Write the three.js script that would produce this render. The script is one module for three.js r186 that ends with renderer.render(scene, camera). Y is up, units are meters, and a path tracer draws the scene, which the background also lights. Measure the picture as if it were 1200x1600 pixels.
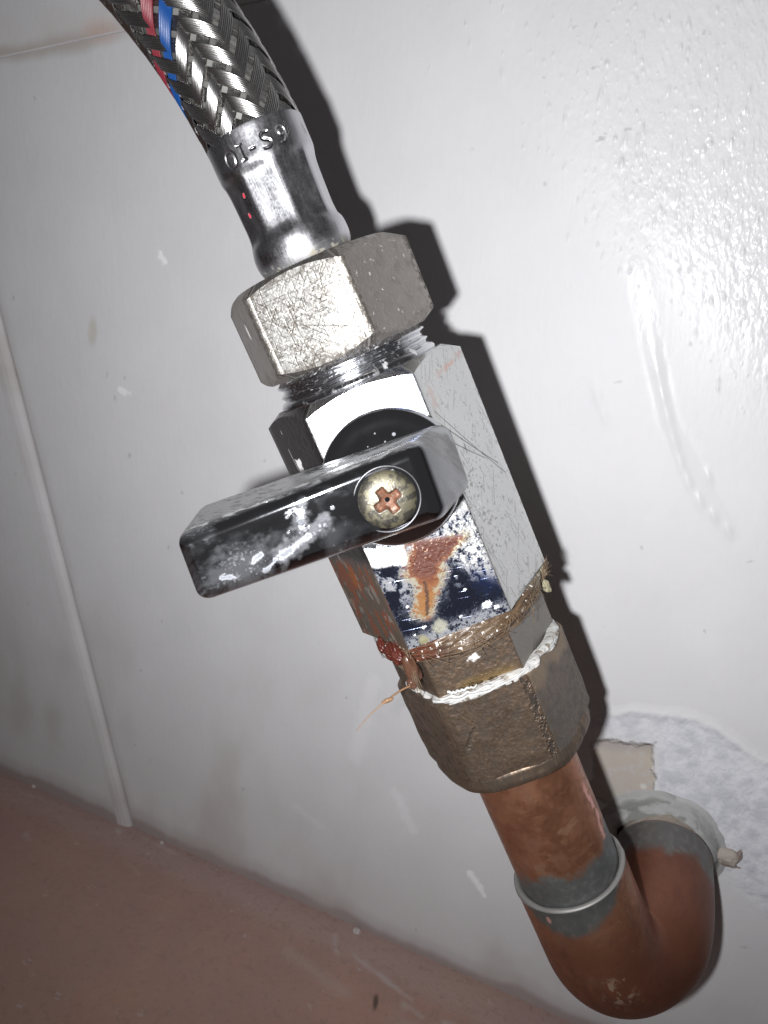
import * as THREE from 'three';
import { RoundedBoxGeometry } from 'three/addons/geometries/RoundedBoxGeometry.js';
import { mergeGeometries, mergeVertices, toCreasedNormals } from 'three/addons/utils/BufferGeometryUtils.js';

// ------------------------------------------------------------------ camera, light, exposure
const MM = 0.001;
const scene = new THREE.Scene();
const camera = new THREE.PerspectiveCamera(67.38, 0.75, 0.005, 20);
const CAM = new THREE.Vector3(0, 139.66, 130).multiplyScalar(MM);
const camRight = new THREE.Vector3(0.92542, 0.16505, -0.34112), camUp = new THREE.Vector3(-0.25614, 0.93583, -0.24208), camFwd = new THREE.Vector3(-0.27927, -0.3114, -0.90831);
camera.position.copy(CAM);
camera.quaternion.setFromRotationMatrix(new THREE.Matrix4().makeBasis(camRight, camUp, camFwd.clone().negate()));
camera.focus = 0.096;
camera.userData.fStop = 65;
scene.add(camera);

const renderer = new THREE.WebGLRenderer({ antialias: true });
renderer.setSize(768, 1024);
renderer.toneMapping = THREE.LinearToneMapping;
renderer.toneMappingExposure = 1;
renderer.shadowMap.enabled = true;

scene.background = new THREE.Color().setRGB(0.046, 0.0455, 0.0475);      // the unlit room round the flash

// the phone's flash, beside the lens
const flash = new THREE.SpotLight(new THREE.Color().setRGB(0.985, 0.985, 1), 0.069, 0, 67 * Math.PI / 180, 1, 2);
flash.position.copy(CAM).addScaledVector(camRight, -11 * MM).addScaledVector(camUp, -5.3 * MM);
flash.target.position.copy(flash.position).addScaledVector(camFwd, 1).addScaledVector(camRight, 0.25).addScaledVector(camUp, 0.29);
flash.castShadow = true;
flash.shadow.radius = 0.1;
scene.add(flash, flash.target);

// ------------------------------------------------------------------ noise
function hash(x, y, s) {
  let h = Math.imul(x, 374761393) ^ Math.imul(y, 668265263) ^ Math.imul(s, 974634777);
  h = Math.imul(h ^ (h >>> 13), 1274126177); h = Math.imul(h ^ (h >>> 16), 2246822519);
  return ((h ^ (h >>> 15)) >>> 0) / 4294967296;
}
function vn(x, y, s = 1) {
  const xi = Math.floor(x), yi = Math.floor(y), fx = x - xi, fy = y - yi;
  const u = fx * fx * (3 - 2 * fx), v = fy * fy * (3 - 2 * fy);
  const a = hash(xi, yi, s), b = hash(xi + 1, yi, s), c = hash(xi, yi + 1, s), d = hash(xi + 1, yi + 1, s);
  return a + (b - a) * u + (c - a) * v + (a - b - c + d) * u * v;
}
function fbm(x, y, o, s = 1) {
  let t = 0, a = 0.5, n = 0;
  for (let i = 0; i < o; i++) { t += a * vn(x, y, s + i * 17); n += a; a *= 0.5; const q = x * 1.6 + y * 1.2; y = y * 1.6 - x * 1.2; x = q; }
  return t / n;
}
const ss = (a, b, x) => { const t = Math.min(1, Math.max(0, (x - a) / (b - a))); return t * t * (3 - 2 * t); };
const mix = (a, b, t) => a + (b - a) * t;
let seed = 12345;
const rnd = () => { seed = (seed + 0x6d2b79f5) | 0; let t = Math.imul(seed ^ (seed >>> 15), 1 | seed); t = (t + Math.imul(t ^ (t >>> 7), 61 | t)) ^ t; return ((t ^ (t >>> 14)) >>> 0) / 4294967296; };
const segDist = (px, py, ax, ay, bx, by) => { const dx = bx - ax, dy = by - ay, t = Math.min(1, Math.max(0, ((px - ax) * dx + (py - ay) * dy) / (dx * dx + dy * dy))); return Math.hypot(px - ax - t * dx, py - ay - t * dy); };
const toS = (c) => { c = Math.min(1, Math.max(0, c)); return c <= 0.0031308 ? c * 12.92 : 1.055 * Math.pow(c, 1 / 2.4) - 0.055; };

// A surface painted by fn(u, v, p): p.c linear colour, p.r roughness, p.m metalness, p.h height 0..1
function surface(name, w, h, fn, bump, extra = {}) {
  const col = new Uint8Array(w * h * 4), orm = new Uint8Array(w * h * 4), hgt = new Float32Array(w * h);
  const p = { c: [0, 0, 0], r: 0.5, m: 0, h: 0.5 };
  p.set = (r, g, b, t = 1) => { p.c[0] = mix(p.c[0], r, t); p.c[1] = mix(p.c[1], g, t); p.c[2] = mix(p.c[2], b, t); };
  p.over = (c, rough, metal, t) => { if (t <= 0) return; p.set(c[0], c[1], c[2], t); p.r = mix(p.r, rough, t); p.m = mix(p.m, metal, t); };
  for (let y = 0, i = 0; y < h; y++) for (let x = 0; x < w; x++, i++) {
    p.h = 0.5; p.m = 0; p.r = 0.5;
    fn((x + 0.5) / w, (y + 0.5) / h, p);
    for (let k = 0; k < 3; k++) col[i * 4 + k] = Math.round(255 * toS(p.c[k]));
    col[i * 4 + 3] = 255;
    orm[i * 4] = 255; orm[i * 4 + 1] = Math.round(255 * Math.min(1, Math.max(0.02, p.r))); orm[i * 4 + 2] = Math.round(255 * Math.min(1, Math.max(0, p.m))); orm[i * 4 + 3] = 255;
    hgt[i] = p.h;
  }
  const mk = (d, fmt, type, srgb) => {
    const t = new THREE.DataTexture(d, w, h, fmt, type);
    t.magFilter = THREE.LinearFilter; t.minFilter = THREE.LinearMipmapLinearFilter; t.generateMipmaps = true;
    t.wrapS = t.wrapT = extra.wrap ?? THREE.RepeatWrapping;
    if (srgb) t.colorSpace = THREE.SRGBColorSpace;
    if (extra.repeat) { t.repeat.set(...extra.repeat); t.offset.set(...extra.offset); }
    t.needsUpdate = true; return t;
  };
  const o = mk(orm, THREE.RGBAFormat, THREE.UnsignedByteType);
  const m = new THREE.MeshPhysicalMaterial({ color: 0xffffff, map: mk(col, THREE.RGBAFormat, THREE.UnsignedByteType, true), roughness: 1, roughnessMap: o, metalness: 1, metalnessMap: o });
  if (extra.flat) { m.metalness = 0; m.metalnessMap = null; }
  if (bump) { m.bumpMap = mk(hgt, THREE.RedFormat, THREE.FloatType); m.bumpScale = bump * MM; }
  m.name = name;
  return m;
}

// ------------------------------------------------------------------ things and parts
const used = {};
const numbered = (n) => { const k = used[n] = (used[n] ?? -1) + 1; return k ? `${n}_${String(k).padStart(3, '0')}` : n; };
function tag(o, label, category, kind) { o.userData.label = label; if (category) o.userData.category = category; if (kind) o.userData.kind = kind; return o; }
// the run of pipe and fittings: X across, Y up along the run, Z towards the front, in millimetres
const runX = new THREE.Vector3(0.74434, 0.52738, -0.40966), runY = new THREE.Vector3(-0.53167, 0.8392, 0.11431), runZ = new THREE.Vector3(0.40407, 0.13272, 0.90505);
const runO = new THREE.Vector3(-24.212, 109.023, 37.184);
const runM = new THREE.Matrix4().makeBasis(runX, runY, runZ);
const toWorld = (x, y, z) => runO.clone().addScaledVector(runX, x).addScaledVector(runY, y).addScaledVector(runZ, z).multiplyScalar(MM);
function runThing(name, baseY, label, category) {
  const g = new THREE.Group(); g.name = numbered(name);
  g.position.copy(toWorld(0, baseY, 0)); g.quaternion.setFromRotationMatrix(runM);
  g.userData = { label, category }; g.baseY = baseY;
  scene.add(g); return g;
}
function part(parent, name, geo, mat, label) {          // geometry in run millimetres
  const root = parent.baseY !== undefined ? parent : null;
  const baseY = parent.baseY ?? parent.userBase ?? 0;
  geo.translate(0, -baseY, 0); geo.scale(MM, MM, MM);
  const m = new THREE.Mesh(geo, mat); m.name = numbered(name); m.castShadow = m.receiveShadow = true;
  m.userBase = baseY;
  if (label) m.userData.label = label;
  parent.add(m); return m;
}
function gridGeo(nu, nv, fn, closeU = false) {            // (nu+1) x (nv+1) points, uv 0..1 unless fn returns uv
  const pos = [], uv = [], idx = [];
  for (let j = 0; j <= nv; j++) for (let i = 0; i <= nu; i++) {
    const r = fn(i / nu, j / nv, i, j); pos.push(r[0], r[1], r[2]); uv.push(r[3] ?? i / nu, r[4] ?? j / nv);
  }
  for (let j = 0; j < nv; j++) for (let i = 0; i < nu; i++) { const a = j * (nu + 1) + i, b = a + 1, c = a + nu + 1, d = c + 1; idx.push(a, c, b, b, c, d); }
  const g = new THREE.BufferGeometry();
  g.setAttribute('position', new THREE.Float32BufferAttribute(pos, 3)); g.setAttribute('uv', new THREE.Float32BufferAttribute(uv, 2)); g.setIndex(idx);
  g.computeVertexNormals();
  if (closeU) {                                           // one normal on both sides of the seam
    const n = g.attributes.normal, v = new THREE.Vector3(), w = new THREE.Vector3();
    for (let j = 0; j <= nv; j++) { const a = j * (nu + 1), b = a + nu; v.fromBufferAttribute(n, a).add(w.fromBufferAttribute(n, b)).normalize(); n.setXYZ(a, v.x, v.y, v.z); n.setXYZ(b, v.x, v.y, v.z); }
  }
  return g;
}
// a turned body: profile [[r, y], ...] listed from top to bottom, radius changed by wob(angle, y); front at u = 0.5
function turned(profile, seg, wob) {
  const n = profile.length - 1;
  return gridGeo(seg, n, (u, v, i, j) => {
    const t = Math.PI * (2.5 - 2 * u) - Math.PI;          // u 0 = back, 0.5 = front (+Z), running left to right
    const [r0, y] = profile[j], r = r0 + (wob && r0 > 0.2 ? wob(t, y, r0) : 0);
    return [r * Math.cos(t), y, r * Math.sin(t), u, v];
  }, true);
}
const flip = (g) => { const a = g.index.array; for (let i = 0; i < a.length; i += 3) { const t = a[i]; a[i] = a[i + 1]; a[i + 1] = t; } g.computeVertexNormals(); return g; };
// a profile with every corner subdivided
function finer(profile, step) {
  const out = [];
  for (let k = 0; k < profile.length - 1; k++) { const [a, b] = [profile[k], profile[k + 1]], n = Math.max(1, Math.ceil(Math.hypot(b[0] - a[0], b[1] - a[1]) / step)); for (let i = 0; i < n; i++) out.push([mix(a[0], b[0], i / n), mix(a[1], b[1], i / n)]); }
  out.push(profile.at(-1)); return out;
}
function smoothProfile(points, n) { const c = new THREE.CatmullRomCurve3(points.map(([r, y]) => new THREE.Vector3(r, y, 0)), false, 'centripetal'); return c.getPoints(n).map((p) => [p.x, p.y]); }
// a hexagonal body with rounded arrises and turned chamfers; u runs over six faces (the front one is the first), v over the height
function hexBody({ R, rot, top, bottom, topEnd, bottomEnd, slope = 0.55, rc = 0.5, hole, rows = 2, wob }) {
  const ap = R * Math.cos(Math.PI / 6), s = R, per = [];
  const cut = rc * Math.tan(Math.PI / 6), nf = 10, na = 4, front = (rot + 90) * Math.PI / 180;
  for (let k = 0; k < 6; k++) {
    const a = front - k * Math.PI / 3, ux = Math.sin(a), uz = -Math.cos(a);
    for (let i = 0; i <= nf; i++) { const x = mix(-s / 2 + cut, s / 2 - cut, i / nf); per.push([Math.cos(a) * ap + ux * x, Math.sin(a) * ap + uz * x, (k + 0.5 + x / s) / 6]); }
    const va = a - Math.PI / 6, cr = (ap - rc) / Math.cos(Math.PI / 6), cx = Math.cos(va) * cr, cz = Math.sin(va) * cr;
    for (let i = 1; i < na; i++) { const q = a - (i / na) * Math.PI / 3; per.push([cx + rc * Math.cos(q), cz + rc * Math.sin(q), (k + 1 + (i / na - 0.5) * 2 * cut / s) / 6]); }
  }
  per.push([per[0][0], per[0][1], 1 + per[0][2]]);
  const te = topEnd ?? 99, be = bottomEnd ?? 99, nv = rows + 5;
  return toCreasedNormals(gridGeo(per.length - 1, nv, (_, __, i, j) => {
    const [x, z, u] = per[i], rho = Math.hypot(x, z), yt = top - Math.max(0, rho - te) * slope, yb = bottom + Math.max(0, rho - be) * slope;
    let r, y;
    if (j === 0) { r = hole; y = top; } else if (j === 1) { r = Math.min(rho, te); y = top; }
    else if (j === nv) { r = hole; y = bottom; } else if (j === nv - 1) { r = Math.min(rho, be); y = bottom; }
    else { r = rho; y = mix(yt, yb, (j - 2) / (nv - 4)); if (wob) r += wob(u, y); }
    return [x * r / rho, y, z * r / rho, u, (y - bottom) / (top - bottom)];
  }), 0.45);
}
// a tube swept along points with its own radius; u round the tube, v along it
function sweep(curve, n, seg, rad, lengthUV = 1) {
  const fr = curve.computeFrenetFrames(n, false), pts = curve.getSpacedPoints(n), L = curve.getLength();
  return gridGeo(seg, n, (u, v, i, j) => {
    const t = u * 2 * Math.PI, r = typeof rad === 'function' ? rad(v, t) : rad, N = fr.normals[j], B = fr.binormals[j], P = pts[j];
    return [P.x + r * (Math.cos(t) * N.x + Math.sin(t) * B.x), P.y + r * (Math.cos(t) * N.y + Math.sin(t) * B.y), P.z + r * (Math.cos(t) * N.z + Math.sin(t) * B.z), u, v * L * lengthUV];
  }, true);
}
const V = (x, y, z) => new THREE.Vector3(x, y, z);
function lump(cx, cy, cz, rx, ry, rz, s, amp = 0.35) {
  const g = mergeVertices(new THREE.IcosahedronGeometry(1, 10).deleteAttribute('uv').deleteAttribute('normal')), p = g.attributes.position;
  for (let i = 0; i < p.count; i++) {
    const x = p.getX(i), y = p.getY(i), z = p.getZ(i), k = 1 + amp * 2 * (fbm(x * 1.7 + s * 3, y * 1.7 + z * 1.3 + s, 4, s) - 0.5);
    p.setXYZ(i, cx + rx * k * x, cy + ry * k * y, cz + rz * k * z);
  }
  g.setAttribute('uv', new THREE.Float32BufferAttribute(new Float32Array(p.count * 2), 2));
  g.computeVertexNormals(); return g;
}
function hair(pts, r0, r1 = r0 * 0.4, n = 24) { return sweep(new THREE.CatmullRomCurve3(pts.map((p) => V(...p))), n, 5, (v) => mix(r0, r1, v)); }

// ------------------------------------------------------------------ the setting: wall and floor
const runs = [];                                           // thick paint: short runs and blobs, upper right; also the added light streak
for (let i = 0; i < 4200; i++) {
  const x = -62 + 92 * Math.pow(rnd(), 0.75), y = 122 + 70 * rnd();
  const near = ss(-62, 14, x) * ss(-4, 16, ((x + 29) * 28 + (y - 157) * 40) / 48.8);
  if (rnd() < near * 0.95) runs.push([x, y, 0.14 + 0.34 * rnd() * rnd() * rnd(), 1.2 + 1.8 * rnd(), 0.7 + 0.9 * rnd(), -0.35 + 0.4 * rnd()]);
}
// an added line of gloss paint runs, shaped to imitate a streak of reflected light
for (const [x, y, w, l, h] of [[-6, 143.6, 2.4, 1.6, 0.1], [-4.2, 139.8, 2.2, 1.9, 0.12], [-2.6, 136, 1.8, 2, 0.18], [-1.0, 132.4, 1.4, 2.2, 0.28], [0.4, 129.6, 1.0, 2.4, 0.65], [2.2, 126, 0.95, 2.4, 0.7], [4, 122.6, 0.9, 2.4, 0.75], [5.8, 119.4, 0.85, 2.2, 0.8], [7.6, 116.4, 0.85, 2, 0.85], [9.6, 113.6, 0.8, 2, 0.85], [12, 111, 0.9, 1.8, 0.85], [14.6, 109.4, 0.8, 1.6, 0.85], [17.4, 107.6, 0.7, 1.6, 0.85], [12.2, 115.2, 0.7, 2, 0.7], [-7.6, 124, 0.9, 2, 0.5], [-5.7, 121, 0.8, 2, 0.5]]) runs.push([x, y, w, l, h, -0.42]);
const specks = [[-16.4, 161.8, 0.9, 0.5], [-92.5, 161, 0.7, 0.3], [-80, 150, 0.5, 0.3], [-13, 163.4, 0.5, 0.4], [-20, 171, 0.5, 0.4], [-27, 169, 0.4, 0.3], [-9, 166, 0.3, 0.3], [-24, 176, 0.4, 0.3], [-36, 158, 0.5, 0.2], [10, 157, 0.4, 0.5], [-60, 140, 0.4, 0.2], [22, 103.5, 0.5, 0.3], [-5, 127, 0.6, 0.25], [44, 66, 0.6, 0.3], [30, 30, 0.6, 0.35], [36, 26, 0.5, 0.35], [42, 33, 0.6, 0.3]];
const wallTex = (() => {
  const W0 = -150, H0 = 0, S = 204.8;                       // millimetres of wall that the picture of it covers
  const runMap = new Float32Array(2048 * 2048), q = 2048 / S;
  for (const [x, y, w, l, h, tilt] of runs) {
    const R = w * l * 2.6, x0 = Math.floor((x - R - W0) * q), x1 = Math.ceil((x + R - W0) * q), y0 = Math.floor((y - R - H0) * q), y1 = Math.ceil((y + R - H0) * q);
    for (let j = Math.max(0, y0); j <= Math.min(2047, y1); j++) for (let i = Math.max(0, x0); i <= Math.min(2047, x1); i++) {
      const dx = W0 + i / q - x, dy = H0 + j / q - y, a = (dx - tilt * dy) / w, b = dy / (w * l), d = a * a + b * b;
      if (d < 6) runMap[j * 2048 + i] += h * w * Math.exp(-d * 1.1);
    }
  }
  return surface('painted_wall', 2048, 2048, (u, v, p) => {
    const x = W0 + u * S, y = H0 + v * S;
    const big = fbm(x * 0.02, y * 0.02, 3, 3), mid = fbm(x * 0.11, y * 0.09, 4, 7), fine = fbm(x * 0.9, y * 0.7, 3, 11);
    const t = 0.66 + 0.05 * (big - 0.5) + 0.05 * (mid - 0.5);
    p.set(t, t * 0.998, t * 1.012);
    p.r = 0.55 + 0.1 * (mid - 0.5);
    let h = 0.25 * mid + 0.05 * fine + 0.02 * fbm(x * 3, y * 2.2, 2, 91);
    // brushed texture
    h += 0.05 * fbm(x * 1.8 + y * 0.25, y * 0.28, 3, 21);
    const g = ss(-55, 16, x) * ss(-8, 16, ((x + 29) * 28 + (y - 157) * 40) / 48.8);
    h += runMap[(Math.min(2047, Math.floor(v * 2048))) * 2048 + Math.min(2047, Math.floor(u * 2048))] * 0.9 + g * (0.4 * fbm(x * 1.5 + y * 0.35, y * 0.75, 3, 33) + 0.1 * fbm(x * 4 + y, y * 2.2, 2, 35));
    p.r = mix(p.r, 0.22, Math.max(g, ss(2.6, 0.8, Math.min(segDist(x, y, -7, 145, 4, 122.6), segDist(x, y, 4, 122.6, 18, 107)))));  // glossier in the upper right and along the added light streak
    // grey and brown marks
    for (const [sx, sy, r, a] of specks) { if (Math.abs(x - sx) > 3 || Math.abs(y - sy) > 3) continue; const e = Math.hypot((x - sx) * 0.9, (y - sy) * 1.8 - (x - sx) * 0.6) + 2.2 * r * (fbm(x * 2.4, y * 2.4, 3, 19) - 0.5); p.set(0.25, 0.23, 0.22, a * ss(r * 1.1, r * 0.2, e)); }
    if (hash(Math.floor(x * 0.45), Math.floor(y * 0.45), 5) > 0.993) { const cx = (Math.floor(x * 0.45) + 0.5) / 0.45, cy = (Math.floor(y * 0.45) + 0.5) / 0.45, e = Math.hypot((x - cx) * 1.3, y - cy + fine - 0.5) + 0.9 * (fbm(x * 2.2, y * 2.2, 2, 15) - 0.5); p.set(0.35, 0.32, 0.3, 0.4 * ss(0.5, 0.1, e)); }
    // white scuffs
    for (const [ax, ay, bx, by, r, a] of [[-92.8, 133.4, -91.6, 131.6, 0.8, 0.7], [-100, 105.3, -97.6, 105.1, 0.8, 0.6], [-8.6, 25.3, -5, 21.6, 0.9, 0.8], [-27, 37, -22, 30, 1.8, 0.22], [-37, 42, -36, 60, 2.5, 0.16], [-48, 24, -42, 22, 1.5, 0.15], [23, 28, 24, 27.5, 0.5, 0.6]]) { const e0 = segDist(x, y, ax, ay, bx, by); if (e0 > r + 1) continue; const e = e0 + 1.1 * (fbm(x * 0.9, y * 0.9, 2, 55) - 0.5); p.set(0.92, 0.92, 0.93, a * ss(r, r * 0.2, e)); }
    // brown stain
    if (x < -98 && y < 125) { const e = Math.hypot((x + 107.4) / 1.6, (y - 115.5) / 4.2) + 0.5 * (mid - 0.5); p.set(0.46, 0.4, 0.3, 0.4 * ss(1, 0.3, e)); }
    // grime along the upper joint
    if (x < -80 && y > 150) { const e = (y - (163 + (x + 131.8) * 0.235 + 1.6 * (fbm(x * 0.16, 3, 2, 71) - 0.5))), k = ss(-100, -114, x); p.set(0.36, 0.31, 0.26, (0.25 + 0.35 * k) * ss(4, 0, Math.abs(e - 0.4) * (1 + mid)) * ss(-88, -104, x)); if (e > 0 && e < 9) p.set(0.55, 0.47, 0.42, 0.4 * ss(9, 2, e) * fbm(x * 0.2, y * 0.2, 2, 77) * ss(-95, -108, x)); p.set(0.6, 0.43, 0.36, 0.5 * ss(3, 0.5, Math.hypot((x + 109) / 2, y - 169.5))); }
    // repaired plaster round the pipe: skim coat with a raised lip, rough and cold white
    if (x > -4 && y < 82) { const lip = 71.5 - 2.2 * Math.cos((x - 2) * 0.16) + 2.2 * (fbm(x * 0.25, 9, 3, 81) - 0.5), low = 50 + (27 - x) * 0.55 + 4 * (fbm(x * 0.2, y * 0.2, 2, 83) - 0.5);
      const inside = ss(2, 7, x) * ss(0.6, -0.6, y - lip) * Math.max(ss(-2, 2, y - low) * ss(18, 20, x + 0.2 * (y - 60)), ss(64.5, 67, y) * 0.8);
      const crack = fbm(x * 0.55, y * 0.55, 4, 85);
      p.set(mix(0.68, 0.54, ss(0.3, 0.8, crack)), mix(0.69, 0.55, ss(0.3, 0.8, crack)), mix(0.73, 0.6, ss(0.3, 0.8, crack)), inside * 0.9); p.set(0.45, 0.46, 0.5, 0.25 * inside * ss(0.05, 0.015, Math.abs(fbm(x * 0.5, y * 0.5, 4, 86) - 0.5)));
      p.r = mix(p.r, 0.75, inside); h += inside * (0.8 * (crack - 0.4) + 0.12 * fbm(x * 2, y * 2, 3, 88));
      const e = Math.abs(y - lip); h += 0.45 * ss(1.8, 0, x < 0 ? 9 : e); p.set(0.76, 0.76, 0.755, 0.35 * ss(0.9, 0.2, Math.abs(e)) * ss(2, 7, x)); }
    // bare patch beside the pipe
    if (x > 3 && x < 24 && y > 45 && y < 72) { const e = Math.max(Math.abs(x - 0.2 * (59 - y) - 13.2) - 5.4, Math.abs(y - 59 - 0.3 * (x - 13)) - 6.6) + 2.2 * (fbm(x * 0.5, y * 0.5, 4, 87) - 0.5);
      const k = ss(0.6, -0.5, e); p.set(0.47 + 0.1 * (mid - 0.5), 0.42 + 0.1 * (mid - 0.5), 0.375, k); p.set(0.33, 0.3, 0.29, k * 0.55 * ss(62.5, 65, y - 0.3 * (x - 13))); p.set(0.66, 0.68, 0.66, 0.6 * ss(0.8, 0.3, Math.hypot(x - 17.3, y - 57.8))); p.set(0.4, 0.44, 0.4, 0.35 * k * ss(57, 53, y)); p.r = mix(p.r, 0.7, k); h -= 1.3 * k; p.set(0.5, 0.5, 0.52, 0.4 * k * ss(0.55, 0.7, fbm(x * 0.9, y * 0.9, 3, 89))); }
    if (x < -82 && y < 162) { const e = x - (-88.9 - y * 0.3672) + 0.5 * (fbm(y * 0.15, 2, 3, 97) - 0.5); p.set(0.3, 0.265, 0.25, 0.75 * ss(0.75, 0.1, Math.abs(e - 0.1)) * (0.5 + 0.5 * fbm(y * 0.12, 8, 3, 98))); p.set(0.6, 0.53, 0.51, 0.55 * ss(-4.2, -2.6, e) * ss(0.1, -0.5, e)); p.set(0.45, 0.43, 0.42, 0.3 * ss(3, 0.4, e) * ss(0, 0.4, e)); }
    // brown wash just above the floor
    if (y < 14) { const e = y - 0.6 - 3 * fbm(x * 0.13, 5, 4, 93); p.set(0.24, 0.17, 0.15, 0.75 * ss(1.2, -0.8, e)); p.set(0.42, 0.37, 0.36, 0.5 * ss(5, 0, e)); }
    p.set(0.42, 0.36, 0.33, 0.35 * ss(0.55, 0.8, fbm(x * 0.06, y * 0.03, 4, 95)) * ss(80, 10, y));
    p.h = h;
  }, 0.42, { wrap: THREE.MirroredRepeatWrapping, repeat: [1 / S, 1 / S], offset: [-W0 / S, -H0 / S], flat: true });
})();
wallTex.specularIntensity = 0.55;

const wall = new THREE.Group(); wall.name = 'wall'; tag(wall, 'white glossy painted wall in worn panels behind the pipe and valve', null, 'structure'); scene.add(wall);
function panel(name, pts, depth, bev, mat, label) {
  const s = new THREE.Shape(pts.map(([x, y]) => new THREE.Vector2(x, y)));
  const g = new THREE.ExtrudeGeometry(s, { depth: depth - bev, bevelEnabled: true, bevelSize: bev > 1 ? 3.8 : bev, bevelThickness: bev, bevelOffset: bev > 1 ? -3.8 : -bev, bevelSegments: 4, steps: 1 });
  g.translate(0, 0, -depth); g.scale(MM, MM, MM);
  const m = new THREE.Mesh(g, mat); m.name = numbered(name); m.castShadow = m.receiveShadow = true; wall.add(m);
  if (label) m.userData.label = label;
  return m;
}
const seam = (x) => 163 + (x + 131.8) * 0.235, jointX = (y) => -88.9 - y * 0.3672;
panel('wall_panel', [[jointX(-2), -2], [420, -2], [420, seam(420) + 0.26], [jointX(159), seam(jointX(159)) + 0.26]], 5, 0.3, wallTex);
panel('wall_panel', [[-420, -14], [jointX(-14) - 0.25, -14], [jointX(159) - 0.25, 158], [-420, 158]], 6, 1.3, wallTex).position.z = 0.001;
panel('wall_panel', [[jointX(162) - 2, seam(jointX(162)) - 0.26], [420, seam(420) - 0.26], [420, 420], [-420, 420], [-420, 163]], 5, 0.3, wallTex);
const plain = (r, g, b, rough, metal = 0) => new THREE.MeshPhysicalMaterial({ color: new THREE.Color().setRGB(r, g, b), roughness: rough, metalness: metal });
const grout = plain(0.4, 0.34, 0.31, 0.8);
{ const g = new THREE.BoxGeometry(0.9, 0.5, 0.03); const m = new THREE.Mesh(g, grout); m.name = 'wall_backing'; m.position.set(0, 0.19, -0.0172); m.castShadow = m.receiveShadow = true; wall.add(m); }
const floorTex = surface('painted_floor', 1024, 1024, (u, v, p) => {
  const x = -140 + u * 160, z = v * 160;                       // z out from the wall
  const a = fbm(x * 0.05, z * 0.05, 4, 101), b = fbm(x * 0.5, z * 0.5, 4, 103);
  p.set(0.4 + 0.12 * (a - 0.5), 0.235 + 0.06 * (a - 0.5) + 0.02 * b, 0.185 + 0.03 * b);
  p.set(0.42, 0.31, 0.29, 0.6 * ss(9, 3, z - 5 * a));
  p.r = 0.6; p.h = 0.5 * a + 0.3 * b + 0.25 * fbm(x * 2.4, z * 2.4, 3, 105); p.set(0.3, 0.2, 0.17, 0.5 * ss(0.6, 0.8, fbm(x * 1.1, z * 1.1, 4, 109))); if (hash(Math.floor(x * 0.7), Math.floor(z * 0.7), 61) > 0.985) p.set(0.5, 0.44, 0.42, 0.5 * ss(0.62, 0.75, vn(x * 2.2, z * 2.2, 62)));
  for (const [ax, az, bx, bz, r, k] of [[-27, 7, -13, 11, 1.1, 0.55], [-33, 4.5, -31, 8, 1.2, 0.45], [-14, 12.5, -10, 13.5, 1.4, 0.6], [-5.5, 12.5, -4, 12, 1, 0.6], [-92, 2, -90.5, 3, 0.9, 0.6], [-85, 1.5, -70, 2, 0.8, 0.3], [-108, 14, -106, 15, 1.2, 0.3], [-120, 4, -105, 3, 1, 0.3], [-40, 13, -26, 16, 3.2, 0.28], [2, 8, 10, 10, 3, 0.2], [-82, 10, -79, 11, 1, 0.2], [-14, 16, -3, 19, 3, 0.25]]) { const e = segDist(x, z, ax, az, bx, bz) + 1.6 * (fbm(x * 0.5, z * 0.5, 3, 107) - 0.5); const t = k * ss(r, -r * 0.4, e) * 1.1; p.set(0.5, 0.44, 0.42, t); p.h += 0.25 * t; }
  { const e = Math.hypot(x + 19.5 - 0.2 * (z - 14), (z - 15) * 0.3) + 0.3 * (b - 0.5); p.set(0.06, 0.04, 0.03, 0.8 * ss(0.75, 0.2, e)); }
}, 0.35, { wrap: THREE.MirroredRepeatWrapping, repeat: [1 / 160, 1 / 160], offset: [140 / 160, 0], flat: true });
let floor;
{ const s = new THREE.BoxGeometry(840, 20, 620).translate(0, -10, 300), p = s.attributes.position, uv = s.attributes.uv;
  for (let i = 0; i < p.count; i++) uv.setXY(i, p.getX(i), p.getZ(i));
  s.scale(MM, MM, MM);
  const m = floor = new THREE.Mesh(s, floorTex); m.name = 'floor'; m.receiveShadow = m.castShadow = true; tag(m, 'brown painted floor with pale paint smears below the white wall', null, 'structure'); scene.add(m); }
{ const crumb = plain(0.55, 0.5, 0.48, 0.7);
  for (const [x, y, z, r] of [[-80, 0.1, 0.8, 0.4], [-29, 0.2, 1.3, 0.8], [-118, 0.1, 0.9, 0.6]]) {
    const g = lump(x, y, z, r, r * 0.7, r * 0.9, Math.round(x * 3) & 63, 0.45); g.scale(MM, MM, MM); const m = new THREE.Mesh(g, crumb); m.name = numbered('paint_crumb'); m.castShadow = m.receiveShadow = true; floor.add(m); } }

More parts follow.
